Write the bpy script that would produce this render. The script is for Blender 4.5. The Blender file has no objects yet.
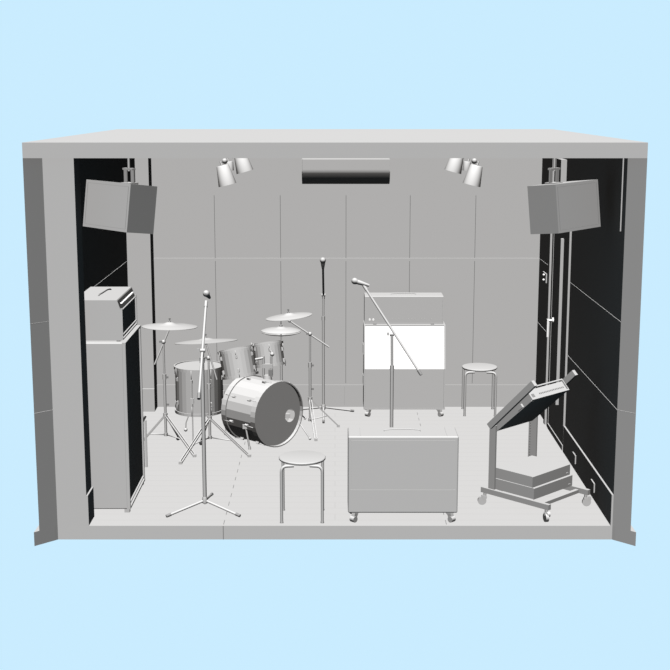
import bpy, bmesh, math
from mathutils import Vector, Matrix
PI = math.pi
sc = bpy.context.scene
COL = sc.collection

# ------------------------------------------------------------ camera, sky, sun
cam = bpy.data.objects.new('camera', bpy.data.cameras.new('camera'))
COL.objects.link(cam)
cam.location = (0.0, -12.870, 3.1625)
cam.rotation_euler = (PI / 2 - 0.1845, 0, 0)
cam.data.sensor_width = 36.0
cam.data.lens = 36.0 * 1266.6 / 670.0
cam.data.clip_end = 200
sc.camera = cam

world = bpy.data.worlds.new('pale_sky')
sc.world = world
world.use_nodes = True
world.node_tree.nodes['Background'].inputs[0].default_value = (0.591, 0.840, 1.0, 1)
world.node_tree.nodes['Background'].inputs[1].default_value = 1.0

sun = bpy.data.objects.new('sun', bpy.data.lights.new('sun', 'SUN'))
COL.objects.link(sun)
SUN_DIR = Vector((-0.042, -0.602, 0.797)).normalized()
sun.rotation_euler = SUN_DIR.to_track_quat('Z', 'Y').to_euler()
sun.data.energy = 100.0
sun.data.angle = 0.0
sun.data.use_shadow = False
sc.view_settings.view_transform = 'Standard'
sc.view_settings.look = 'None'
sc.view_settings.exposure = 0.0
sc.view_settings.gamma = 1.0
sc.view_settings.use_curve_mapping = False

# ------------------------------------------------------------ materials
def paint(name, tone=1.0, noise=0.0, planks=False):
    m = bpy.data.materials.new(name)
    m.use_nodes = True
    nt = m.node_tree
    nt.nodes.clear()
    out = nt.nodes.new('ShaderNodeOutputMaterial')
    add = nt.nodes.new('ShaderNodeAddShader')
    toon = nt.nodes.new('ShaderNodeBsdfToon')
    toon.component = 'DIFFUSE'
    toon.inputs['Size'].default_value = 0.19
    toon.inputs['Smooth'].default_value = 0.60
    dif = nt.nodes.new('ShaderNodeBsdfDiffuse')
    A, B = 0.0378 * tone, 0.0062 * tone
    toon.inputs['Color'].default_value = (A, A, A, 1)
    dif.inputs['Color'].default_value = (B * 1.06, B, B * 0.95, 1)
    nt.links.new(toon.outputs[0], add.inputs[0])
    nt.links.new(dif.outputs[0], add.inputs[1])
    nt.links.new(add.outputs[0], out.inputs[0])
    if planks or noise:
        tc = nt.nodes.new('ShaderNodeTexCoord')
        mul = nt.nodes.new('ShaderNodeMix'); mul.data_type = 'RGBA'
        if planks:      # long boards running along x: dark joint every 0.145 m
            br = nt.nodes.new('ShaderNodeTexBrick')
            br.inputs['Scale'].default_value = 1.0
            br.inputs['Brick Width'].default_value = 40.0
            br.inputs['Row Height'].default_value = 0.145
            br.inputs['Mortar Size'].default_value = 0.007
            br.inputs['Mortar Smooth'].default_value = 0.3
            nt.links.new(tc.outputs['Object'], br.inputs['Vector'])
            nt.links.new(br.outputs['Fac'], mul.inputs[0])
            k = 0.93
        else:
            ns = nt.nodes.new('ShaderNodeTexNoise')
            ns.inputs['Scale'].default_value = 40.0
            nt.links.new(tc.outputs['Object'], ns.inputs['Vector'])
            nt.links.new(ns.outputs['Fac'], mul.inputs[0])
            k = 1.0 - noise
        mul.inputs[6].default_value = (A, A, A, 1)
        mul.inputs[7].default_value = (A * k, A * k, A * k, 1)
        nt.links.new(mul.outputs[2], toon.inputs['Color'])
    return m

M_WALL = paint('wall_paint', 1.0, noise=0.01)
M_FLOOR = paint('board_floor', 1.0, planks=True)
M_JOINT = paint('panel_joint', 0.45)
M_JOINT2 = paint('seam', 0.84)
M_FAINT = paint('faint_joint', 0.86)
M_CASE = paint('amplifier_case', 1.0, noise=0.01)
M_METAL = paint('satin_metal', 1.0, noise=0.01)
M_SHELL = paint('drum_shell', 1.0, noise=0.01)
M_BRASS = paint('cymbal_metal', 1.02, noise=0.01)
M_CLOTH = paint('white_grille_cloth', 2.1, noise=0.01)
M_LAMP = paint('lamp_metal', 1.18)
M_WOOD = paint('stool_seat', 1.0, noise=0.01)
M_KNOB = paint('dark_knob', 0.5, noise=0.05)
M_WHITE = paint('white_plastic', 2.0)
M_BLACK = paint('black_rubber', 0.10)

# ------------------------------------------------------------ mesh helpers
class MB:
    """collects shapes in world coordinates and links them as ONE mesh object"""
    def __init__(self):
        self.v, self.f, self.s, self.mi = [], [], [], []
        self.mats = []
    def _add(self, vs, fs, smooth=False, mat=0):
        b = len(self.v)
        self.v += [tuple(p) for p in vs]
        self.f += [tuple(b + i for i in f) for f in fs]
        self.s += [smooth] * len(fs) if isinstance(smooth, bool) else list(smooth)
        self.mi += [mat] * len(fs)
        return self
    def box(self, c, size, R=None, mat=0, taper=1.0):
        c = Vector(c); h = [q / 2 for q in size]
        vs = []
        for z in (-1, 1):
            t = taper if z > 0 else 1.0
            for x, y in ((-1, -1), (1, -1), (1, 1), (-1, 1)):
                p = Vector((x * h[0] * t, y * h[1] * t, z * h[2]))
                vs.append(c + (R @ p if R else p))
        return self._add(vs, [(3, 2, 1, 0), (4, 5, 6, 7), (0, 1, 5, 4), (1, 2, 6, 5), (2, 3, 7, 6), (3, 0, 4, 7)], False, mat)
    def b2(self, x0, x1, y0, y1, z0, z1, mat=0):
        return self.box(((x0 + x1) / 2, (y0 + y1) / 2, (z0 + z1) / 2), (abs(x1 - x0), abs(y1 - y0), abs(z1 - z0)), None, mat)
    def bbox(self, x0, x1, y0, y1, z0, z1, bev=0.006, mat=0):
        """box with bevelled edges"""
        bm = bmesh.new()
        bmesh.ops.create_cube(bm, size=1)
        for v in bm.verts:
            v.co = Vector(((x0 + x1) / 2 + v.co.x * (x1 - x0), (y0 + y1) / 2 + v.co.y * (y1 - y0), (z0 + z1) / 2 + v.co.z * (z1 - z0)))
        bmesh.ops.bevel(bm, geom=bm.edges[:], offset=bev, segments=2, affect='EDGES', profile=0.5)
        bm.verts.index_update()
        self._add([v.co.copy() for v in bm.verts], [tuple(v.index for v in f.verts) for f in bm.faces], False, mat)
        bm.free()
        return self
    def prism(self, poly, z0, z1, mat=0):
        n = len(poly)
        vs = [(x, y, z0) for x, y in poly] + [(x, y, z1) for x, y in poly]
        return self._add(vs, [tuple(reversed(range(n))), tuple(range(n, 2 * n))] + [(i, (i + 1) % n, n + (i + 1) % n, n + i) for i in range(n)], False, mat)
    def extr(self, poly, o, a, b, d, mat=0, smooth=False):
        """2-D polygon in directions a, b from o, extruded by vector d"""
        o, a, b, d = map(Vector, (o, a, b, d))
        n = len(poly)
        vs = [o + a * x + b * y for x, y in poly]
        vs += [p + d for p in vs]
        sm = [False, False] + [smooth] * n
        return self._add(vs, [tuple(reversed(range(n))), tuple(range(n, 2 * n))] + [(i, (i + 1) % n, n + (i + 1) % n, n + i) for i in range(n)], sm, mat)
    def rev(self, prof, o, axis, seg=20, smooth=True, mat=0, caps=True, flat=()):
        """profile [(radius, along)] turned about axis from o"""
        o = Vector(o); n = Vector(axis).normalized()
        a = n.orthogonal().normalized()
        if abs(n.z) < 0.9:
            a = n.cross(Vector((0, 0, 1))).normalized()
        b = n.cross(a)
        vs, fs, sm = [], [], []
        for r, t in prof:
            for k in range(seg):
                w = 2 * PI * (k + 0.5) / seg
                vs.append(o + n * t + (a * math.cos(w) + b * math.sin(w)) * r)
        for i in range(len(prof) - 1):
            for k in range(seg):
                k2 = (k + 1) % seg
                fs.append((i * seg + k, i * seg + k2, (i + 1) * seg + k2, (i + 1) * seg + k)); sm.append(smooth)
        if caps:
            if prof[0][0] > 1e-5:
                fs.append(tuple(reversed(range(seg)))); sm.append(False)
            if prof[-1][0] > 1e-5:
                q = (len(prof) - 1) * seg
                fs.append(tuple(range(q, q + seg))); sm.append(False)
        return self._add(vs, fs, sm, mat)
    def cyl(self, p0, p1, r, r2=None, seg=12, smooth=True, mat=0):
        p0, p1 = Vector(p0), Vector(p1)
        L = (p1 - p0).length
        r2 = r if r2 is None else r2
        return self.rev([(r, 0), (r2, L)], p0, p1 - p0, seg, smooth, mat)
    def ball(self, c, r, seg=16, mat=0, sx=1.0, axis=(0, 0, 1)):
        prof = [(max(1e-4, r * math.sin(PI * i / 10)), -r * sx * math.cos(PI * i / 10)) for i in range(11)]
        return self.rev(prof, c, axis, seg, True, mat)
    def tube(self, pts, r, seg=10, mat=0, round_=0.0, n=6):
        pts = [Vector(p) for p in pts]
        if round_:
            q = [pts[0]]
            for i in range(1, len(pts) - 1):
                A, Bp, Cc = pts[i - 1], pts[i], pts[i + 1]
                d = min(round_, (A - Bp).length * .48, (Cc - Bp).length * .48)
                s = Bp + (A - Bp).normalized() * d; e = Bp + (Cc - Bp).normalized() * d
                for k in range(n + 1):
                    t = k / n
                    q.append(s.lerp(Bp, t).lerp(Bp.lerp(e, t), t))
            q.append(pts[-1]); pts = q
        vs, fs, sm = [], [], []
        prev = None
        for i, p in enumerate(pts):
            t = (pts[min(i + 1, len(pts) - 1)] - pts[max(i - 1, 0)]).normalized()
            if prev is None:
                a = t.orthogonal().normalized()
            else:
                a = (prev - t * prev.dot(t)).normalized()
            prev = a
            b = t.cross(a)
            for k in range(seg):
                w = 2 * PI * k / seg
                vs.append(p + (a * math.cos(w) + b * math.sin(w)) * r)
        for i in range(len(pts) - 1):
            for k in range(seg):
                k2 = (k + 1) % seg
                fs.append((i * seg + k, i * seg + k2, (i + 1) * seg + k2, (i + 1) * seg + k)); sm.append(True)
        q = (len(pts) - 1) * seg
        fs.append(tuple(reversed(range(seg)))); sm.append(False)
        fs.append(tuple(range(q, q + seg))); sm.append(False)
        return self._add(vs, fs, sm, mat)
    def build(self, name, mats, parent=None, origin=None, label=None):
        me = bpy.data.meshes.new(name)
        w = Vector((0, 0, 0))
        p = parent
        while p is not None:
            w += Vector(p.location); p = p.parent
        org = Vector(origin) if origin is not None else w
        me.from_pydata([Vector(v) - org for v in self.v], [], self.f)
        for m in (mats if isinstance(mats, (list, tuple)) else [mats]):
            me.materials.append(m)
        for p_, s, i in zip(me.polygons, self.s, self.mi):
            p_.use_smooth = s; p_.material_index = i
        bm = bmesh.new(); bm.from_mesh(me)
        bmesh.ops.recalc_face_normals(bm, faces=bm.faces[:])
        bm.to_mesh(me); bm.free()
        me.set_sharp_from_angle(angle=math.radians(38))
        for p_, s in zip(me.polygons, self.s):
            p_.use_smooth = s
        o = bpy.data.objects.new(name, me)
        COL.objects.link(o)
        o.parent = parent
        o.location = org - w
        if label: o['label'] = label
        return o

def thing(name, label, cat, loc=(0, 0, 0), group=None):
    o = bpy.data.objects.new(name, None)
    o.empty_display_size = 0.1
    COL.objects.link(o)
    o.location = loc
    o['label'] = label; o['category'] = cat
    if group: o['group'] = group
    return o
def tag(o, label, cat, group=None):
    o['label'] = label; o['category'] = cat
    if group: o['group'] = group
    return o
def struct(o, label=None):
    o['kind'] = 'structure'
    if label: o['label'] = label
    return o
def dup(root, loc, label, group=None):
    r = root.copy(); COL.objects.link(r); r.location = loc; r['label'] = label
    if group: r['group'] = group
    for ch in list(root.children):
        c = ch.copy(); COL.objects.link(c); c.parent = r
        for g in list(ch.children):
            d = g.copy(); COL.objects.link(d); d.parent = c
    return r

# ------------------------------------------------------------ the room
W, D, T, TS, ZF, ZC, ZT = 2.089, 3.757, 0.112, 0.145, 0.108, 2.75, 2.859
LX = -1.865        # face of the thickened left wall
m = MB()
m.prism([(-W, -D), (W, -D), (W + TS, -D - TS), (W + TS, TS), (-W - TS, TS), (-W - TS, -D - TS)], -ZF, 0)
for sx in (-1, 1):      # cross joints of the floor boards, and their end on the slab edge
    X = 0.842 * sx
    for k in range(16):
        y0 = -D + 0.03 + k * 0.225
        if y0 > -0.3: break
        if sx > 0 and -2.2 < y0 < -0.9: continue
        m.b2(X - .0025, X + .0025, y0, y0 + 0.10, 0.0, 0.0006, 1)
    if sx < 0: m.b2(X - .003, X + .003, -D - .001, -D, -ZF, -.001, 1)
struct(m.build('floor', [M_FLOOR, M_JOINT]))
m = MB().b2(-W - T, W + T, -D - T, T, ZC, ZT)
struct(m.build('ceiling', M_WALL))

def bead_back(m, z, x0=-W, x1=W):
    m.extr([(0, .001), (-.004, 0), (-.004, -.03), (0, -.03)], (x0, 0, z), (0, 1, 0), (0, 0, 1), (x1 - x0, 0, 0))
m = MB()
m.prism([(-W, 0), (W, 0), (W + T, T), (-W - T, T)], 0, ZC)
for x in (-1.224, -.555, .112, .763, 1.428):
    m.b2(x - .0028, x + .0028, -.0012, .0, .25, 2.2, 1)
for x in (.10, 1.10): m.b2(x - .0025, x + .0025, -.0135, -.012, .02, .22, 2)
bead_back(m, 1.56, -1.852, W)
struct(m.build('wall_back', [M_WALL, M_JOINT, M_FAINT]))

m = MB()
m.prism([(-W, -D), (-W, 0), (-W - T, T), (-W - T, -D - T)], 0, ZC)
m.prism([(-W, -D), (LX, -D), (LX, -3.55), (-W, -3.55)], 0, ZC)
m.b2(-W, -1.985, -3.55, -.212, 2.30, ZC)
m.b2(-W - .01, -W + .0035, -3.55, -.212, 1.556, 1.560)
for z in (.90, 1.565):      # joints carried over the mitred cut end
    a = Vector((-W, -D, z)); b = Vector((-W - T, -D - T, z)); n = Vector((1, -1, 0)).normalized() * .007
    m._add([a, b, b + n, a + n, a + Vector((0, 0, -.004)), b + Vector((0, 0, -.004))], [(0, 1, 2, 3), (3, 2, 5, 4)])
struct(m.build('wall_left', [M_WALL, M_JOINT]))
m = MB().b2(-W, -1.852, -.212, 0, 0, ZC)
m.extr([(0, .002), (-.006, 0), (-.006, -.24), (0, -.24)], (-W, -.212, .24), (0, 1, 0), (0, 0, 1), (W - 1.852, 0, 0))
struct(m.build('trim_1', M_WALL), 'pillar boxed into the back left corner')

m = MB()
m.prism([(W, -D), (W, 0), (W + T, T), (W + T, -D - T)], 0, ZC)
for z in (.90, 1.56):
    m.b2(W - .0035, W + .01, -3.75, -1.72, z - .004, z)
    m.b2(W - .0035, W + .01, -.66, 0, z - .004, z)
a = Vector((W, -D, .90)); b = Vector((W + T, -D - T, .90)); n = Vector((-1, -1, 0)).normalized() * .007
m._add([a, b, b + n, a + n, a + Vector((0, 0, -.004)), b + Vector((0, 0, -.004))], [(0, 1, 2, 3), (3, 2, 5, 4)])
struct(m.build('wall_right', M_WALL))

m = MB().b2(-1.852, W, -.012, 0, 0, .235)
struct(m.build('baseboard_back', M_WALL))
m = MB().b2(LX, LX + .012, -3.757, -3.535, 0, .237).b2(-W, -W + .012, -3.55, -.212, 0, .237)
struct(m.build('baseboard_left', M_WALL))
m = MB().b2(W - .014, W, -3.757, -1.72, 0, .243)
struct(m.build('baseboard_right', M_WALL))

# right wall: soundproof door with frame, bars and lever
m = MB()
m.b2(W - .022, W, -.745, -.67, 0, ZC)
m.b2(W - .012, W, -.875, -.80, 0, 2.62)
struct(m.build('trim_2', M_WALL), 'door frame post nearest the back wall')
m = MB().b2(W - .018, W, -1.72, -1.685, .24, 2.3)
struct(m.build('trim_3', M_WALL), 'slim door frame post nearest the opening')
m = MB().b2(W - .016, W, -1.685, -.875, 0, .05)
struct(m.build('trim_4', M_WALL), 'raised threshold under the door')
m = MB().b2(W - .052, W, -1.372, -1.12, 2.2, 2.622)
struct(m.build('trim_5', M_WALL), 'boxed duct high on the right wall')
m = MB().b2(W - .009, W, -3.64, -3.60, 2.21, ZC)
struct(m.build('trim_6', M_WALL), 'thin upright strip high at the front of the right wall')
door = thing('door_1', 'dark door in the right wall', 'door', (W, -1.28, 0))
del door['category']; door['kind'] = 'structure'
MB().b2(W - .008, W, -1.685, -.875, .05, 2.1).build('door_leaf', M_WALL, door)
MB().extr([(0, .06), (-.002, .0), (-.034, .0), (-.034, .02), (-.02, .045)], (W - .002, -1.40, .36), (1, 0, 0), (0, 1, 0), (0, 0, 1.55)).build('glazing_bar', M_WALL, door)
h = MB().cyl((W - .008, -.98, 1.085), (W - .062, -.98, 1.085), .012).cyl((W - .008, -.98, 1.085), (W - .02, -.98, 1.085), .028)
h.box((W - .064, -.995, 1.015), (.016, .03, .17)).build('door_handle', M_WHITE, door)

sw = thing('light_switch', 'small switch plate with two white buttons on the right wall beside the door', 'switch', (W, -.4, 1.42))
MB().b2(W - .012, W, -.50, -.30, 1.375, 1.465).build('plate', M_METAL, sw)
for z in (1.385, 1.435):
    MB().ball((W - .02, -.42, z + .01), .012).build('button', M_WHITE, sw)
for k, y in enumerate((-2.285, -3.09)):
    lab = ('wall outlet on the right baseboard farther back, beside the mixer rack', 'wall outlet on the right baseboard nearest the open front')[k]
    o = MB().b2(W - .024, W - .014, y - .065, y + .065, .068, .142).build('wall_outlet', M_METAL, None, (W - .014, y, .068))
    tag(o, lab, 'outlet')

# ------------------------------------------------------------ air conditioner
ac = thing('air_conditioner', 'long wall-mounted air conditioner high in the middle of the back wall', 'air conditioner', (.11, 0, 2.3))
prof = [(0, 2.572), (-.262, 2.572), (-.262, 2.475), (-.262, 2.455), (-.255, 2.43), (-.235, 2.392), (-.20, 2.355), (-.15, 2.330), (-.09, 2.320), (0, 2.320)]
MB().extr([(p[0], p[1]) for p in prof], (-.322, 0, 0), (0, 1, 0), (0, 0, 1), (.864, 0, 0), smooth=True).build('housing', M_CASE, ac)
for x in (-.326, .542):
    MB().extr([(p[0] * 1.01, p[1]) for p in prof], (x - .003, 0, 0), (0, 1, 0), (0, 0, 1), (.006, 0, 0)).build('end_panel', M_CASE, ac)

# ------------------------------------------------------------ ceiling speakers
def ceiling_speaker(c, size, yaw, pitch, roll, pole_x, label):
    R = Matrix.Rotation(yaw, 3, 'Z') @ Matrix.Rotation(pitch, 3, 'X') @ Matrix.Rotation(roll, 3, 'Y')
    c = Vector(c)
    t = thing('ceiling_speaker', label, 'speaker', c, 'speakers hung under the ceiling')
    w, d, h = size
    MB().box(c, size, R).build('cabinet', M_CASE, t)
    # rear panel: thin joint line round the panel
    m = MB(); e = .022
    for sx in (-1, 1):
        m.box(c + R @ Vector((sx * (w / 2 - e), -d / 2 - .0005, 0)), (.004, .002, h - 2 * e), R)
        m.box(c + R @ Vector((0, -d / 2 - .0005, sx * (h / 2 - e))), (w - 2 * e, .002, .004), R)
    m.build('panel_seam', M_JOINT2, t)
    m = MB().box(c + R @ Vector((0, d / 2 + .004, 0)), (w * .94, .012, h * .94), R)
    m.build('grille', M_CASE, t)
    px, py = pole_x, c.y - .02
    m = MB().cyl((px, py, 2.64), (px, py, ZC), .010)
    m.cyl((px, py, ZC - .012), (px, py, ZC), .045)
    m.build('hanging_rod', M_METAL, t)
    m = MB()
    Ry = Matrix.Rotation(yaw, 3, 'Z'); P0 = Vector((px, py, 0))
    for s in (-1, 1):
        m.box(P0 + Ry @ Vector((s * .040, 0, 0)) + Vector((0, 0, 2.597)), (.034, .008, .12), Ry)
    m.box(P0 + Vector((0, 0, 2.655)), (.114, .03, .014), Ry)
    m.box(P0 + Vector((0, 0, 2.547)), (.11, .08, .018), Ry)
    m.build('yoke_bracket', M_METAL, t)
    return t
ceiling_speaker((-1.592, -3.49, 2.378), (.522, .247, .349), -.738, -.125, .020, -1.512, 'boxy speaker hung from the ceiling over the tall bass cabinet at left')
ceiling_speaker((1.700, -3.47, 2.376), (.529, .252, .353), .770, -.100, -.024, 1.612, 'boxy speaker hung from the ceiling over the mixer rack at right')

# ------------------------------------------------------------ ceiling spotlights
def spotlight(p0, p1, r0, r1, mount, label, flip=1):
    p0, p1, mount = Vector(p0), Vector(p1), Vector(mount)
    t = thing('ceiling_spotlight', label, 'spotlight', (mount.x, mount.y, ZC), 'spotlights under the ceiling')
    n = (p1 - p0).normalized(); L = (p1 - p0).length
    MB().rev([(.0005, 0), (r0 * .9, 0), (r0, .006), (r1, L), (r1 - .006, L), (r0 - .006, .02), (.0005, .02)], p0, n, 28, True).build('lamp_shade', M_LAMP, t)
    MB().ball(p0 + n * .05, r0 * .55).build('bulb', M_METAL, t)
    b = MB().rev([(.06, 0), (.06, .018), (.045, .03)], (mount.x, mount.y, ZC), (0, 0, -1), 20)
    b.build('mounting_plate', M_METAL, t)
    m = MB().cyl((mount.x, mount.y, ZC - .02), mount, .009)
    m.tube([mount, p0 + n * .0 + Vector((-.02 * flip, .02, .03)), p0 + n * .03], .008)
    m.build('arm', M_METAL, t)
    MB().ball(mount, .026).build('swivel_joint', M_METAL, t)
    return t
for s, nm, sh in ((-1, 'left', 0.0), (1, 'right', .266)):
    o = 1 if s < 0 else -1
    spotlight((s * 1.029 + sh, -1.2, 2.562), (s * .986 + sh, -1.2, 2.385), .058, .084, (s * 1.010 + sh, -1.17, 2.60),
              'lower of the two front spotlights in the %s ceiling cluster' % nm, o)
    sh *= .93
    spotlight((s * .848 + sh, -1.5, 2.685), (s * .803 + sh, -1.5, 2.522), .055, .078, (s * .875 + sh, -1.44, 2.645),
              'spotlight nearest the room centre in the %s ceiling cluster' % nm, o)
    spotlight((s * .988 + sh, -.95, 2.585), (s * .978 + sh, -.95, 2.50), .036, .034, (s * .955 + sh, -.93, 2.64),
              'dark spotlight partly hidden behind its neighbour in the %s ceiling cluster' % nm, o)

# ------------------------------------------------------------ stools
def stool(c, r, h, rot, label):
    t = thing('round_stool', label, 'stool', (c[0], c[1], 0), 'round stools')
    MB().rev([(.0005, h - .022), (r - .008, h - .022), (r - .001, h - .016), (r, h - .006), (r - .004, h - .001), (r - .012, h), (.0005, h)], (c[0], c[1], 0), (0, 0, 1), 48).build('seat', M_WOOD, t)
    for k, (sx, sy) in enumerate(((-1, -1), (1, -1), (1, 1), (-1, 1))):
        q = Matrix.Rotation(rot, 3, 'Z')
        f = Vector((c[0], c[1], 0)) + q @ Vector((sx * .154, sy * .150, 0))
        top = f + Vector((0, 0, h - .034)); 
        inn = Vector((c[0], c[1], h - .034)) + q @ Vector((sx * .06, sy * .135, 0))
        m = MB().tube([f + Vector((0, 0, .004)), top, inn], .0115, 12, round_=.055, n=8)
        m.build('leg', M_METAL, t)
        MB().cyl(f, f + Vector((0, 0, .012)), .0135).build('foot_cap', M_METAL, t)
    return t
stool((-.250, -3.540), .179, .478, 0, 'round stool at the front, left of the wide amplifier')
stool((1.472, -.255), .180, .485, math.radians(-2), 'round stool at the back, right of the stacked guitar amplifier')

# ------------------------------------------------------------ casters shared by the amplifiers
q_ = math.sqrt(.5)
def caster(parent, x, y, ztop, s, r=.024):
    a = Vector((-s * q_, -q_, 0)); b = Vector((s * q_, -q_, 0))      # a: axle, b: the way the wheel trails
    P = Vector((x, y, 0))
    m = MB().b2(x - .028, x + .028, y - .025, y + .025, ztop - .008, ztop)
    m.extr([(-.022, 0), (.020, 0), (.034, -(ztop - r)), (.006, -(ztop - r))], P - a * .016 + Vector((0, 0, ztop - .004)), b, (0, 0, 1), a * .032)
    o = m.build('caster', M_METAL, parent)
    w = P + b * .020 + Vector((0, 0, r))
    MB().cyl(w - a * .020, w + a * .020, r, seg=20).build('wheel', M_METAL, o)

# ------------------------------------------------------------ combo amplifier at the front
JX0, JX1, JY0, JY1, JZ0, JZ1 = .098, .926, -3.705, -3.425, .082, .680
t = thing('combo_amplifier', 'wide low combo amplifier on casters at the open front, with its top handle', 'amplifier', (.51, -3.56, 0))
m = MB().bbox(JX0, JX1, JY0, JY1, JZ0, JZ1, .010); m.build('cabinet', M_CASE, t)
MB().b2(JX0 + .025, JX1 - .025, JY0 - .004, JY0 + .002, .268, JZ1 - .03).build('grille', M_CASE, t)
MB().b2(JX0 + .02, JX1 - .02, JY0 - .008, JY0 + .002, .258, .268).build('grille_trim', M_CASE, t)
MB().tube([(.37, -3.55, .679), (.375, -3.55, .690), (.44, -3.55, .696), (.58, -3.55, .696), (.645, -3.55, .690), (.65, -3.55, .679)], .0035, 8).build('handle', M_METAL, t)
for x in (.19, .84): MB().b2(x - .0015, x + .0015, JY0 + .012, JY1 - .01, JZ1 - .001, JZ1 + .0012).build('lid_seam', M_FAINT, t)
for x in (.155, .872):
    for y in (-3.655, -3.475):
        caster(t, x, y, .082, -1 if x < .5 else 1)

# ------------------------------------------------------------ guitar half stack at the back
CX0, CX1 = .290, 1.108
t = thing('speaker_cabinet', 'guitar speaker cabinet on casters by the back wall, white slanted upper grille', 'speaker cabinet', (.7, -.3, 0))
side = [(-.450, .080), (-.450, .497), (-.365, .930), (-.09, .930), (-.09, .080)]
inn = [(-.438, .092), (-.438, .495), (-.357, .918), (-.10, .918), (-.10, .092)]
m = MB()
m.extr(side, (CX0, 0, 0), (0, 1, 0), (0, 0, 1), (.014, 0, 0))
m.extr(side, (CX1 - .014, 0, 0), (0, 1, 0), (0, 0, 1), (.014, 0, 0))
m.extr(inn, (CX0 + .01, 0, 0), (0, 1, 0), (0, 0, 1), (CX1 - CX0 - .02, 0, 0))
m.b2(CX0, CX1, -.450, -.09, .080, .094)
m.b2(CX0, CX1, -.365, -.09, .918, .930)
m.build('cabinet', M_CASE, t)
MB().b2(CX0 + .016, CX1 - .016, -.446, -.436, .094, .495).build('lower_grille', M_CASE, t)
MB().extr([(-.447, .497), (-.364, .920), (-.352, .920), (-.436, .497)], (CX0 + .014, 0, 0), (0, 1, 0), (0, 0, 1), (CX1 - CX0 - .028, 0, 0)).build('upper_grille', M_CLOTH, t, label='white slanted upper grille')
for z in (.30, .62):
    MB().b2(CX0 - .006, CX0, -.32, -.18, z, z + .10).build('side_handle', M_METAL, t)
for x in (.345, 1.055):
    for y in (-.405, -.14):
        caster(t, x, y, .080, -1 if x < .7 else 1)

t = thing('amplifier_head', 'wide guitar amplifier head sitting on the white-fronted cabinet', 'amplifier', (.7, -.23, .930))
AX0, AX1, AY0, AY1 = .296, 1.088, -.350, -.105
m = MB().bbox(AX0, AX1, AY0, AY1, .940, 1.221, .006); m.build('case', M_CASE, t)
m = MB()
for x in (AX0 + .006, AX1 - .006): m.b2(x - .006, x + .006, AY0 - .006, AY0, .942, 1.210)
m.b2(AX0, AX1, AY0 - .006, AY0, .940, .950); m.b2(AX0, AX1, AY0 - .006, AY0, 1.202, 1.214)
m.build('front_rim', M_CASE, t)
for x in (.40, .98):
    MB().cyl((x, AY0 + .03, .930), (x, AY0 + .03, .941), .018).build('foot', M_KNOB, t)
for x in (.348, .384):
    MB().cyl((x, AY0, .985), (x, AY0 - .012, .985), .011).build('rocker_switch', M_WHITE, t)
for i in range(17):
    x = .445 + i * .0325
    if i in (8, 12, 15): continue
    MB().cyl((x, AY0 + .001, .990), (x, AY0 - .014, .990), .0065, seg=10).build('knob', M_METAL, t)
MB().tube([(.56, -.23, 1.219), (.57, -.23, 1.229), (.62, -.23, 1.232), (.76, -.23, 1.232), (.81, -.23, 1.229), (.82, -.23, 1.219)], .004, 8).build('handle', M_METAL, t)

# ------------------------------------------------------------ bass rig at left
BX0, BX1, BY0, BY1, BZ0, BZ1 = -1.995, -1.586, -3.455, -2.690, .030, 1.345
t = thing('bass_cabinet', 'tall narrow bass speaker cabinet standing against the left wall', 'speaker cabinet', (-1.73, -3.07, 0))
m = MB().bbox(BX0, BX1 - .02, BY0, BY1, BZ0, BZ1, .008)
m.bbox(BX1 - .028, BX1, BY0, BY0 + .018, BZ0, BZ1, .004).bbox(BX1 - .028, BX1, BY1 - .018, BY1, BZ0, BZ1, .004)
m.b2(BX1 - .028, BX1, BY0, BY1, BZ1 - .018, BZ1).b2(BX1 - .028, BX1, BY0, BY1, BZ0, BZ0 + .016)
m.build('cabinet', M_CASE, t)
MB().b2(BX1 - .021, BX1 - .014, BY0 + .016, BY1 - .016, BZ0 + .05, BZ1 - .03).build('grille', M_CASE, t)
MB().b2(BX1 - .021, BX1 - .006, BY0 + .016, BY1 - .016, BZ0 + .032, BZ0 + .042).build('grille_trim', M_CASE, t)
for x in (BX0 + .03, BX1 - .03):
    for y in (BY0 + .03, BY1 - .03):
        MB().b2(x - .02, x + .02, y - .02, y + .02, 0, .031).build('foot', M_METAL, t)

t = thing('bass_amplifier_head', 'bass amplifier head with sloped control panel on top of the tall cabinet', 'amplifier', (-1.74, -3.07, 1.345))
poly = [(-1.981, 1.358), (-1.618, 1.358), (-1.618, 1.590), (-1.642, 1.662), (-1.648, 1.668), (-1.975, 1.668), (-1.981, 1.662)]
MB().extr(poly, (0, BY0 + .02, 0), (1, 0, 0), (0, 0, 1), (0, .70, 0)).build('case', M_CASE, t)
HY0, HY1 = BY0 + .02, BY0 + .72
m = MB().b2(-1.620, -1.606, HY0, HY0 + .012, 1.362, 1.604).b2(-1.620, -1.606, HY1 - .012, HY1, 1.362, 1.604)
m.b2(-1.620, -1.606, HY0, HY1, 1.362, 1.372).b2(-1.620, -1.608, HY0, HY1, 1.392, 1.400).b2(-1.620, -1.609, HY0, HY1, 1.586, 1.592)
m.build('front_rim', M_CASE, t)
for i in range(9):
    y = HY0 + .09 + i * .065
    MB().cyl((-1.632, y, 1.628), (-1.616, y, 1.633), .0085, seg=12).build('knob', M_WHITE, t)
MB().tube([(-1.822, -3.22, 1.667), (-1.818, -3.20, 1.677), (-1.805, -3.15, 1.681), (-1.795, -2.98, 1.681), (-1.785, -2.92, 1.677), (-1.782, -2.90, 1.667)], .006, 8).build('handle', M_KNOB, t)
for x in (-1.93, -1.65):
    for y in (HY0 + .05, HY1 - .05):
        MB().cyl((x, y, 1.345), (x, y, 1.359), .016).build('foot', M_KNOB, t)

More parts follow.
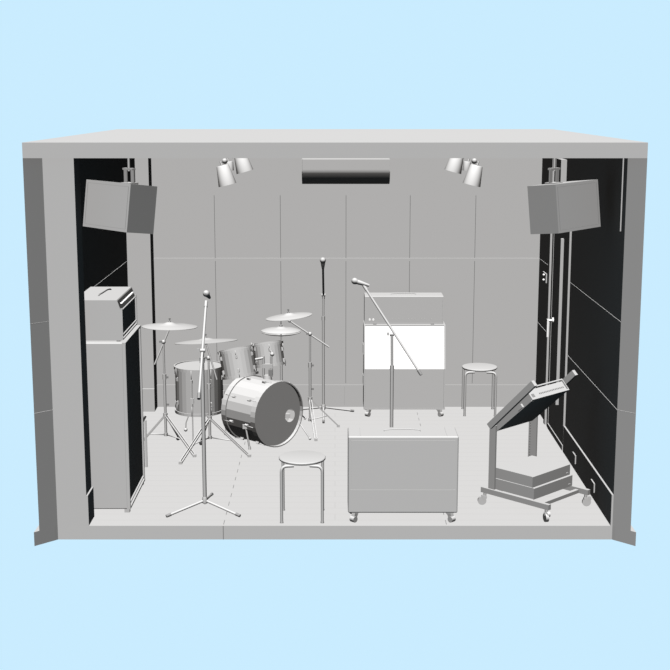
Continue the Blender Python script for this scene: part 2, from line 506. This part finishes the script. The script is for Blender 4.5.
t = thing('folded_stand', 'slim folded metal stand upright behind the tall bass cabinet', 'stand', (-1.655, -2.21, 0))
MB().b2(-1.672, -1.660, -2.215, -2.205, 0, .46).build('post', M_METAL, t)
MB().b2(-1.654, -1.636, -2.215, -2.200, 0, .42).build('leg', M_METAL, t)
MB().box((-1.653, -2.21, .435), (.018, .03, .045), Matrix.Rotation(.5, 3, 'Y')).build('hinge', M_BLACK, t)

# ------------------------------------------------------------ drums
def frame(n):
    n = Vector(n).normalized()
    a = n.cross(Vector((0, 0, 1))).normalized() if abs(n.z) < .98 else Vector((1, 0, 0))
    b = n.cross(a).normalized()
    return n, a, b
def ring(o, n, r0, r1, h0, h1, seg):
    return MB().rev([(r0, h0), (r1, h0), (r1, h1), (r0, h1), (r0, h0)], o, n, seg, False, caps=False)
def drum(t, c0, c1, R, lugs, seg=28, lug_off=0.0, hoop=.022, hole=None, lugsize=.03, lip=.008):
    """shell from c0 (batter side) to c1"""
    c0, c1 = Vector(c0), Vector(c1)
    n, a, b = frame(c1 - c0); L = (c1 - c0).length
    rs = R - .010
    MB().rev([(rs, .006), (rs, L - .006)], c0, n, seg, False, caps=False).build('shell', M_SHELL, t)
    ring(c0, n, rs - .001, R, -lip, hoop, 40).build('hoop', M_METAL, t)
    ring(c0, n, rs - .001, R, L - hoop, L + lip, 40).build('hoop', M_METAL, t)
    MB().rev([(.0005, .0), (rs - .002, .0)], c0, n, 40, False).build('drum_head', M_SHELL, t)
    if hole is None:
        MB().rev([(.0005, L), (rs - .002, L)], c0, n, 40, False).build('drum_head', M_SHELL, t)
    else:
        hx, hy, hr = hole
        m = MB(); N = 40; vs = []
        for k in range(N):
            w = 2 * PI * k / N
            vs.append(c1 + (a * math.cos(w) + b * math.sin(w)) * (rs - .002))
        for k in range(N):
            w = 2 * PI * k / N
            vs.append(c1 + a * (hx + hr * math.cos(w)) + b * (hy + hr * math.sin(w)))
        m._add(vs, [(k, (k + 1) % N, N + (k + 1) % N, N + k) for k in range(N)])
        m.build('drum_head', M_SHELL, t)
    for k in range(lugs):
        w = 2 * PI * (k + lug_off) / lugs
        d = a * math.cos(w) + b * math.sin(w)
        Rm = Matrix((n, d.cross(n), d)).transposed()
        for q, s in ((.24, -1), (.76, 1)):
            p = c0 + n * (L * q) + d * (rs + .008)
            m = MB().box(p, (lugsize * 1.25, lugsize * .55, .020), Rm, taper=.7)
            lg = m.build('lug', M_METAL, t)
            e = c0 + n * (L + .004 if s > 0 else -.004) + d * (R + .006)
            MB().cyl(p + d * .004, e, .0035, seg=6).build('tension_rod', M_METAL, lg)
    return n, a, b

n = Vector((.722, -.692, 0))
F = Vector((-.533, -1.535, .308)); Bk = F - n * .400
t = thing('bass_drum', 'large bass drum lying on its side, port hole in its front head', 'bass drum', (F.x - .15, F.y + .15, 0))
nn, aa, bb = drum(t, Bk, F, .308, 8, seg=24, lug_off=.3, hoop=.030, hole=(-.165, .045, .062), lugsize=.036, lip=.030)
for s, off in ((-1, .0), (1, .0)):      # the two spurs
    base = F - n * .14 + Vector((s * -.682, s * -.731, 0)) * .27 * -1 + Vector((0, 0, -.09))
    foot = Vector((base.x, base.y, 0)) + Vector((s * .682, s * .731, 0)) * -.02 + n * .03
    o = MB().tube([base, foot + Vector((0, 0, .012))], .009).build('spur', M_METAL, t)
    MB().cyl(foot, foot + Vector((0, 0, .03)), .014, .010).build('rubber_foot', M_METAL, o)
    MB().box(base, (.05, .05, .04)).build('spur_bracket', M_METAL, t)
hb = Vector((-.628, -1.36, .60))
MB().cyl(hb + Vector((0, 0, -.012)), hb + Vector((0, 0, .035)), .045, .036, seg=20).build('tom_mount', M_METAL, t)
m = MB()
m.cyl(hb + Vector((-.036, 0, .02)), hb + Vector((-.036, 0, .215)), .011).cyl(hb + Vector((.036, 0, .02)), hb + Vector((.036, 0, .215)), .011)
m.build('tom_holder_post', M_METAL, t)
MB().b2(hb.x - .045, hb.x + .05, hb.y - .022, hb.y + .022, .705, .742).build('holder_bracket', M_METAL, t)
MB().b2(hb.x + .01, hb.x + .05, hb.y - .03, hb.y + .03, .63, .69).build('holder_clamp', M_KNOB, t)
o = MB().tube([(hb.x - .036, hb.y, .80), (hb.x - .06, hb.y - .01, .795), (hb.x - .15, hb.y - .04, .785)], .011).build('tom_arm', M_METAL, t)
o = MB().tube([(hb.x + .036, hb.y, .81), (hb.x + .05, hb.y, .838), (hb.x + .03, hb.y + .12, .838)], .011).build('tom_arm', M_METAL, t)
MB().ball((hb.x + .046, hb.y - .01, .835), .020).build('knob', M_METAL, o)

def tom(c, up, L, R, label, rod=None):
    c = Vector(c); up = Vector(up).normalized()
    t = thing('mounted_tom', label, 'drum', c - up * (L / 2), 'rack toms above the bass drum')
    drum(t, c + up * (L / 2), c - up * (L / 2), R, 6, seg=26, lug_off=.33, hoop=.016, lugsize=.030)
    return t
tom((-.893, -1.44, .772), (-.17, .13, 1), .245, .170, 'rack tom over the bass drum, nearer the floor tom')
tom((-.632, -1.10, .782), (-.13, .13, 1), .205, .155, 'smaller rack tom over the bass drum, nearer the stacked cymbals')

t = thing('floor_tom', 'deep floor tom on three legs standing left of the bass drum', 'drum', (-1.275, -1.27, 0))
drum(t, (-1.275, -1.27, .704), (-1.275, -1.27, .278), .232, 8, seg=30, lug_off=.25, hoop=.018, lugsize=.030)
for dx, dy, bend in ((-.045, -.245, 0), (-.205, .165, 1), (.225, .10, 1)):
    c = Vector((-1.275, -1.27, 0)); d = Vector((dx, dy, 0)); dn = d.normalized()
    top = c + dn * .232
    if bend and dx < 0:
        pts = [Vector((-1.400, -1.03, .45)), Vector((-1.400, -1.03, .19)), Vector((-1.436, -1.03, .09)), Vector((-1.440, -1.03, .02))]
        top = Vector((-1.400, -1.03, .05))
    elif bend:
        pts = [top + Vector((0, 0, .50)), top + Vector((0, 0, .20)), top + dn * .0 + Vector((-.01, 0, .17)), top + dn * .045 + Vector((-.02, -.01, .09)), top + dn * .045 + Vector((-.02, -.01, .02))]
    else:
        pts = [top + Vector((0, 0, .60)), top + Vector((0, 0, .10)), top + dn * .01 + Vector((0, 0, .01))]
    o = MB().tube(pts, .0055).build('leg', M_METAL, t)
    MB().ball(pts[-1] + Vector((0, 0, .004)), .018).build('rubber_foot', M_METAL, o)
    MB().box(top + Vector((0, 0, .42)), (.03, .03, .05)).build('leg_bracket', M_METAL, t)

# ------------------------------------------------------------ cymbals and their stands
def cymbal(c, R, up, label, thick=.004, dome=.035, group='cymbals of the drum kit'):
    c = Vector(c)
    t = thing('cymbal', label, 'cymbal', c, group)
    pr = [(R, 0), (R * .8, dome * .22), (R * .55, dome * .42), (R * .25, dome * .58), (R * .17, dome * .80), (R * .10, dome * .97), (.006, dome)]
    pr2 = [(r, z - thick) for r, z in reversed(pr)]
    MB().rev(pr + pr2 + [pr[0]], c, up, 48, True, caps=False).build('plate', M_BRASS, t)
    u = Vector(up).normalized()
    m = MB().cyl(c + u * (dome + .001), c + u * (dome + .012), .011)
    m.build('felt_washer', M_METAL, t)
    m = MB().cyl(c + u * (dome + .012), c + u * (dome + .036), .005)
    m.box(c + u * (dome + .03), (.022, .005, .008))
    m.build('wing_nut', M_KNOB, t)
    return t
def boom_stand(base, collar_z, top, tip, tail, feet, label, pole_bottom=.09, ball=None, knob=1, pr=.0125, lower=None):
    """base (x,y), feet list of (x,y)"""
    t = thing('cymbal_stand', label, 'cymbal stand', (base[0], base[1], 0), 'cymbal stands of the drum kit')
    bx, by = base; top = Vector(top)
    mid = collar_z + (top.z - collar_z) * .52
    MB().cyl((bx, by, pole_bottom), (bx, by, mid), pr).build('lower_pole', M_METAL, t)
    MB().cyl((bx, by, mid - .02), (bx, by, mid + .03), pr + .005).build('height_clamp', M_METAL, t)
    MB().cyl((bx, by, mid), (top.x, top.y, top.z), pr - .0035).build('upper_pole', M_METAL, t)
    MB().cyl((bx, by, collar_z - .02), (bx, by, collar_z + .02), pr + .008).build('collar', M_METAL, t)
    MB().cyl((bx, by, pole_bottom), (bx, by, pole_bottom + .03), pr + .006).build('brace_collar', M_METAL, t)
    for i in range(2):
        MB().box((bx + .024, by - .004, (mid, collar_z + .10)[i]), (.024, .008, .018)).build('wing_screw', M_KNOB, t)
    for fx, fy in feet:
        c = Vector((bx, by, collar_z)); f = Vector((fx, fy, .014))
        d = (f - c).normalized(); side = d.cross(Vector((0, 0, 1))).normalized() * .011
        m = MB()
        for s in (-1, 1):
            m.box((c + f) / 2 + side * s, ((f - c).length, .006, .013), Matrix((d, side.normalized(), d.cross(side.normalized()))).transposed())
        lg = m.build('leg', M_METAL, t)
        MB().box(f + Vector((0, 0, .002)) - d * .01, (.030, .030, .024)).build('rubber_foot', M_METAL, lg)
        k = c.lerp(f, .60)
        MB().tube([(bx, by, pole_bottom + .012), k], .0055, 6).build('brace', M_METAL, t)
    if ball:
        lg = MB().tube([(bx, by, collar_z), Vector(ball) + Vector((0, 0, .02))], .008, 6).build('leg', M_METAL, t)
        MB().ball(Vector(ball), .018).build('rubber_foot', M_BLACK, lg)
    if tail is not None:
        MB().cyl(tip, tail, .0075).build('boom_arm', M_METAL, t)
        MB().ball(top, .020).build('tilter', M_METAL, t)
        MB().box(top + Vector((-.022, -.012, .004)), (.03, .008, .018)).build('wing_screw', M_KNOB, t)
        MB().ball(tip, .015).build('cymbal_tilter', M_METAL, t)
    return t

cymbal((-1.508, -1.5, 1.120), .252, (.02, .050, 1), 'wide cymbal on the leftmost stand, nearest the back left pillar', dome=.040)
boom_stand((-1.567, -1.50), .289, (-1.568, -1.50, .976), (-1.512, -1.49, 1.096), (-1.651, -1.52, .770),
           [(-1.253, -1.926), (-1.815, -1.60)], 'leftmost cymbal stand, between the bass cabinet and the floor tom', ball=(-1.478, -1.33, .018))
cymbal((-1.168, -1.6, 1.000), .285, (-.055, .125, 1), 'thin cymbal tilted edge-on over the floor tom', dome=.032)
boom_stand((-1.149, -1.60), .286, (-1.149, -1.60, .847), (-1.168, -1.60, .985), (-1.075, -1.62, .651),
           [(-1.360, -2.150), (-.761, -1.926)], 'cymbal stand in front of the floor tom, beside the bass drum', ball=(-1.243, -1.50, .018))
cymbal((-.439, -.95, 1.118), .222, (-.11, .020, 1), 'upper cymbal at the right of the kit, tilted above the hi-hat', dome=.034)
boom_stand((-.240, -.95), .309, (-.239, -.95, .948), (-.434, -.95, 1.075), (-.058, -.95, .821),
           [(-.178, -1.388), (.039, -.875)], 'rightmost cymbal stand, its boom reaching over the hi-hat')
t = thing('hi_hat', 'pair of hi-hat cymbals on their rod behind the rack toms', 'hi-hat', (-.523, -.80, 0))
for s, z in ((1, .955), (-1, .942)):
    R = .192; dome = .038 * s
    pr = [(R, 0), (R * .8, dome * .35), (R * .5, dome * .6), (R * .25, dome * .72), (R * .15, dome * .95), (.006, dome)]
    MB().rev(pr + [(r, q - .004) for r, q in reversed(pr)] + [pr[0]], (-.523, -.80, z), (0, .02, 1), 44, True, caps=False).build('hi_hat_cymbal', M_BRASS, t)
MB().cyl((-.523, -.80, .98), (-.523, -.80, 1.11), .0045, seg=8).build('pull_rod', M_KNOB, t)
MB().cyl((-.523, -.80, .985), (-.523, -.80, 1.012), .014).build('clutch', M_METAL, t)
MB().cyl((-.523, -.80, .62), (-.523, -.80, .93), .008).build('upper_pole', M_METAL, t)
MB().cyl((-.523, -.80, .10), (-.523, -.80, .64), .0125).build('lower_pole', M_METAL, t)
MB().cyl((-.523, -.80, .61), (-.523, -.80, .65), .018).build('height_clamp', M_METAL, t)
for fx, fy in ((-.236, -1.318), (-.78, -.62), (-.30, -.55)):
    o = MB().tube([(-.523, -.80, .30), (fx, fy, .015)], .007, 8).build('leg', M_METAL, t)
    MB().ball((fx, fy, .014), .013).build('rubber_foot', M_METAL, o)

# ------------------------------------------------------------ microphone stands and microphones
def mic_stand(base, hub, split, top, tip, tail, feet, label, r=.0155, leg_r=.010):
    t = thing('microphone_stand', label, 'microphone stand', (base[0], base[1], 0), 'microphone stands')
    bx, by = base
    MB().cyl((bx, by, hub - .02), (bx, by, split), r).build('lower_pole', M_METAL, t)
    MB().cyl((bx, by, split), top, r * .80).build('upper_pole', M_METAL, t)
    MB().cyl((bx, by, split - .03), (bx, by, split + .012), r + .004).build('height_clutch', M_METAL, t)
    MB().rev([(.008, -.03), (.020, -.022), (.022, .01), (.017, .03)], (bx, by, hub), (0, 0, 1), 20).build('hub', M_METAL, t)
    for fx, fy in feet:
        f = Vector((fx, fy, leg_r + .004))
        o = MB().tube([(bx, by, hub), f], leg_r).build('leg', M_METAL, t)
        MB().cyl(f - (Vector((bx, by, hub)) - f).normalized() * .02, f + (Vector((bx, by, hub)) - f).normalized() * .02, leg_r + .0025).build('rubber_foot', M_KNOB, o)
    tip, tail, top = Vector(tip), Vector(tail), Vector(top)
    MB().cyl(tip, tail, .0105).build('boom_arm', M_METAL, t)
    d = (tip - tail).normalized()
    MB().cyl(tail - d * .02, tail + d * .03, .0135).build('end_cap', M_KNOB, t)
    m = MB().cyl(top + Vector((-.018, 0, 0)), top + Vector((.018, 0, 0)), .015, seg=16)
    m.build('boom_clutch', M_METAL, t)
    MB().box(top + Vector((-.034, -.004, .004)), (.018, .010, .026)).build('wing_screw', M_METAL, t)
    MB().cyl(tip - d * .045, tip + d * .01, .014).build('clip_mount', M_METAL, t)
    return t
def microphone(head, tail, label, rh=.026):
    head, tail = Vector(head), Vector(tail)
    d = (tail - head); L = d.length; d.normalize()
    t = thing('microphone', label, 'microphone', tail, 'microphones on stands')
    MB().rev([(.0005, -rh), (rh * .6, -rh * .8), (rh * .93, -rh * .35), (rh, 0), (rh * .9, rh * .5), (rh * .7, rh * .95)], head, d, 20).build('grille_ball', M_METAL, t)
    MB().rev([(rh * .72, rh * .9), (rh * .74, rh * 1.2), (rh * .45, L - .01), (rh * .40, L)], head, d, 18).build('handle', M_METAL, t)
    return t
mic_stand((-1.014, -3.40), .085, 1.21, (-1.008, -3.40, 1.275), (-1.012, -3.05, 1.590), (-1.011, -3.70, .985),
          [(-1.279, -3.553), (-.747, -3.545), (-.998, -3.03)], 'tall boom microphone stand nearest the open front, boom raised upright')
microphone((-1.004, -3.10, 1.668), (-.990, -2.99, 1.618), 'microphone at the top of the upright boom, seen end-on', .027)
mic_stand((.500, -2.0), .09, .850, (.497, -2.0, 1.140), (.255, -1.85, 1.544), (.736, -2.15, .827),
          [(.30, -2.25), (.76, -2.16), (.45, -1.68)], 'boom microphone stand in front of the stacked guitar amplifier, boom slanting')
microphone((.172, -1.85, 1.588), (.300, -1.85, 1.548), 'microphone lying on the slanting boom before the guitar amplifier', .029)
mic_stand((-.117, -.37), .085, 1.01, (-.115, -.37, 1.236), (-.115, -.845, 1.600), (-.115, -.33, 1.205),
          [(-.402, -.191), (.175, -.233), (-.114, -.681)], 'boom microphone stand right of the drum kit, boom leaning forward', r=.013)
microphone((-.115, -.90, 1.652), (-.115, -.86, 1.565), 'round-headed microphone on the stand right of the drum kit', .029)

# ------------------------------------------------------------ mixer rack at right
q = math.sqrt(.5)
U = Vector((q, q, 0)); V = Vector((q, -q, 0)); C1 = Vector((1.168, -3.222, 0)); Z = Vector((0, 0, 1))
def L2W(u, v, z): return C1 + U * u + V * v + Z * z
RUV = Matrix((U, V * -1, Z)).transposed()      # local x = u, y = -v, z
def lbox(m, u0, u1, v0, v1, z0, z1, mat=0):
    return m.box(L2W((u0 + u1) / 2, (v0 + v1) / 2, (z0 + z1) / 2), (abs(u1 - u0), abs(v1 - v0), abs(z1 - z0)), RUV, mat)
t = thing('mixer_stand', 'wheeled rack stand with sloping rails holding the mixer, by the right wall', 'rack stand', L2W(.27, .3, 0))
for u0, u1 in ((-.02, .012), (.505, .537)):
    lbox(MB(), u0, u1, .0, .65, .100, .142).build('base_rail', M_METAL, t)
lbox(MB(), .012, .505, .535, .565, .100, .128).build('cross_bar', M_METAL, t)
lbox(MB(), .012, .505, .09, .115, .100, .128).build('cross_bar', M_METAL, t)
lbox(MB(), -.005, .012, .062, .122, .142, .66).build('upright', M_METAL, t)
m = lbox(MB(), .500, .515, .068, .146, .142, .66)
for k in range(22):
    lbox(m, .497, .500, .080, .088, .16 + k * .022, .168 + k * .022, 1)
m.build('upright', [M_METAL, M_KNOB], t)
rd = Vector((.412, .410)).normalized(); rn = Vector((rd.y, -rd.x))        # along slope, and down-forward
def slope(o2, a, b, u0, u1):        # quad in the slope plane, o2 = (v,z) start, a along, b down-forward
    pts = [(0, 0), (a, 0), (a, b), (0, b)]
    m = MB()
    o = L2W(u0, o2[0], o2[1])
    A = V * rd.x + Z * rd.y; Bv = V * rn.x + Z * rn.y
    m.extr(pts, o, A, Bv, U * (u1 - u0))
    return m, A, Bv
for u0, u1 in ((-.030, .004), (.500, .534)):
    m, A, Bv = slope((.053, .666), .581, .048, u0, u1); m.build('sloping_rail', M_METAL, t)
for (u, v, s) in ((-.004, .03, -1), (-.004, .62, 1), (.521, .03, -1), (.521, .62, 1)):
    p = L2W(u, v, 0)
    m = MB().cyl(p + Z * .062, p + Z * .100, .012).box(p + Z * .064, (.030, .030, .02))
    o = m.build('caster', M_METAL, t)
    w = L2W(u, v, .034) + (Vector((-.022, 0, 0)) if s < 0 else Vector((.01, .01, 0)) if u > .3 else Vector((0, 0, 0)))
    ax = (0, 1, 0) if not (s > 0 and u < .3) else (1, .25, 0)
    ax = Vector(ax).normalized()
    MB().cyl(w - ax * .012, w + ax * .012, .034, seg=24).build('wheel', M_METAL, o)
    MB().cyl(w - ax * .012 + Z * .026 + Vector((.014, 0, 0)), w + ax * .012 + Z * .026 + Vector((.014, 0, 0)), .022, seg=18).build('fork', M_METAL, o)

t = thing('mixing_console', 'mixing console tilted steeply on the rack stand, underside showing', 'mixer', L2W(.27, .25, .75))
# body: underside edge from (v .110, z .609) to (.443, .915)
md = Vector((.333, .306)).normalized(); mn = Vector((-md.y, md.x))
A = V * md.x + Z * md.y; N = V * mn.x + Z * mn.y
o = L2W(.012, .110, .609)
ML = .452; MW = .480; MT = .098
m = MB().extr([(0, 0), (ML, 0), (ML, MT - .012), (ML - .03, MT), (0, MT * .72)], o, A, N, U * MW)
m.build('body', M_CASE, t)
# raised rims around the rear connector panel
m = MB()
def mbox(m, a0, a1, n0, n1, u0, u1, mat=0):
    return m.extr([(a0, n0), (a1, n0), (a1, n1), (a0, n1)], o + U * u0, A, N, U * (u1 - u0), mat)
e = .008
mbox(m, ML, ML + .012, -.003, e, 0, MW); mbox(m, ML, ML + .012, MT - .004, MT + .006, 0, MW)
mbox(m, ML, ML + .012, e, MT - .004, 0, e); mbox(m, ML, ML + .012, e, MT - .004, MW - e, MW)
m.build('panel_rim', M_METAL, t)
for i in range(16):
    u = .13 + i * .0205
    mbox(MB(), ML, ML + .003, .030, .042, u, u + .010).build('jack_socket', M_KNOB, t)
mbox(MB(), ML, ML + .003, .020, .048, .035, .065).build('power_socket', M_KNOB, t)
mbox(MB(), -.0, ML, -.006, .0, -.006, .004).build('side_strip', M_METAL, t)
mbox(MB(), .30, .36, .0, .03, -.02, .0).build('clamp', M_METAL, t)

for k, (z0, z1, v1, u1, lab) in enumerate(((.143, .230, .488, .516, 'lower of the two rack units at the foot of the mixer stand'),
                                        (.234, .318, .472, .503, 'upper of the two rack units at the foot of the mixer stand'))):
    t = thing('rack_unit', lab, 'rack unit', L2W(.25, .3, z0), 'rack units in the mixer stand')
    lbox(MB(), .013, .495, .112, v1, z0, z1).build('case', M_CASE, t)
    lbox(MB(), .006, u1, v1, v1 + .006, z0, z1).build('front_panel', M_CASE, t)
    for u in (u1 - .05, u1 - .035):
        c = L2W(u, v1 + .006, z0 + .022)
        MB().cyl(c, c + V * .006, .005, seg=8).build('knob', M_METAL, t)
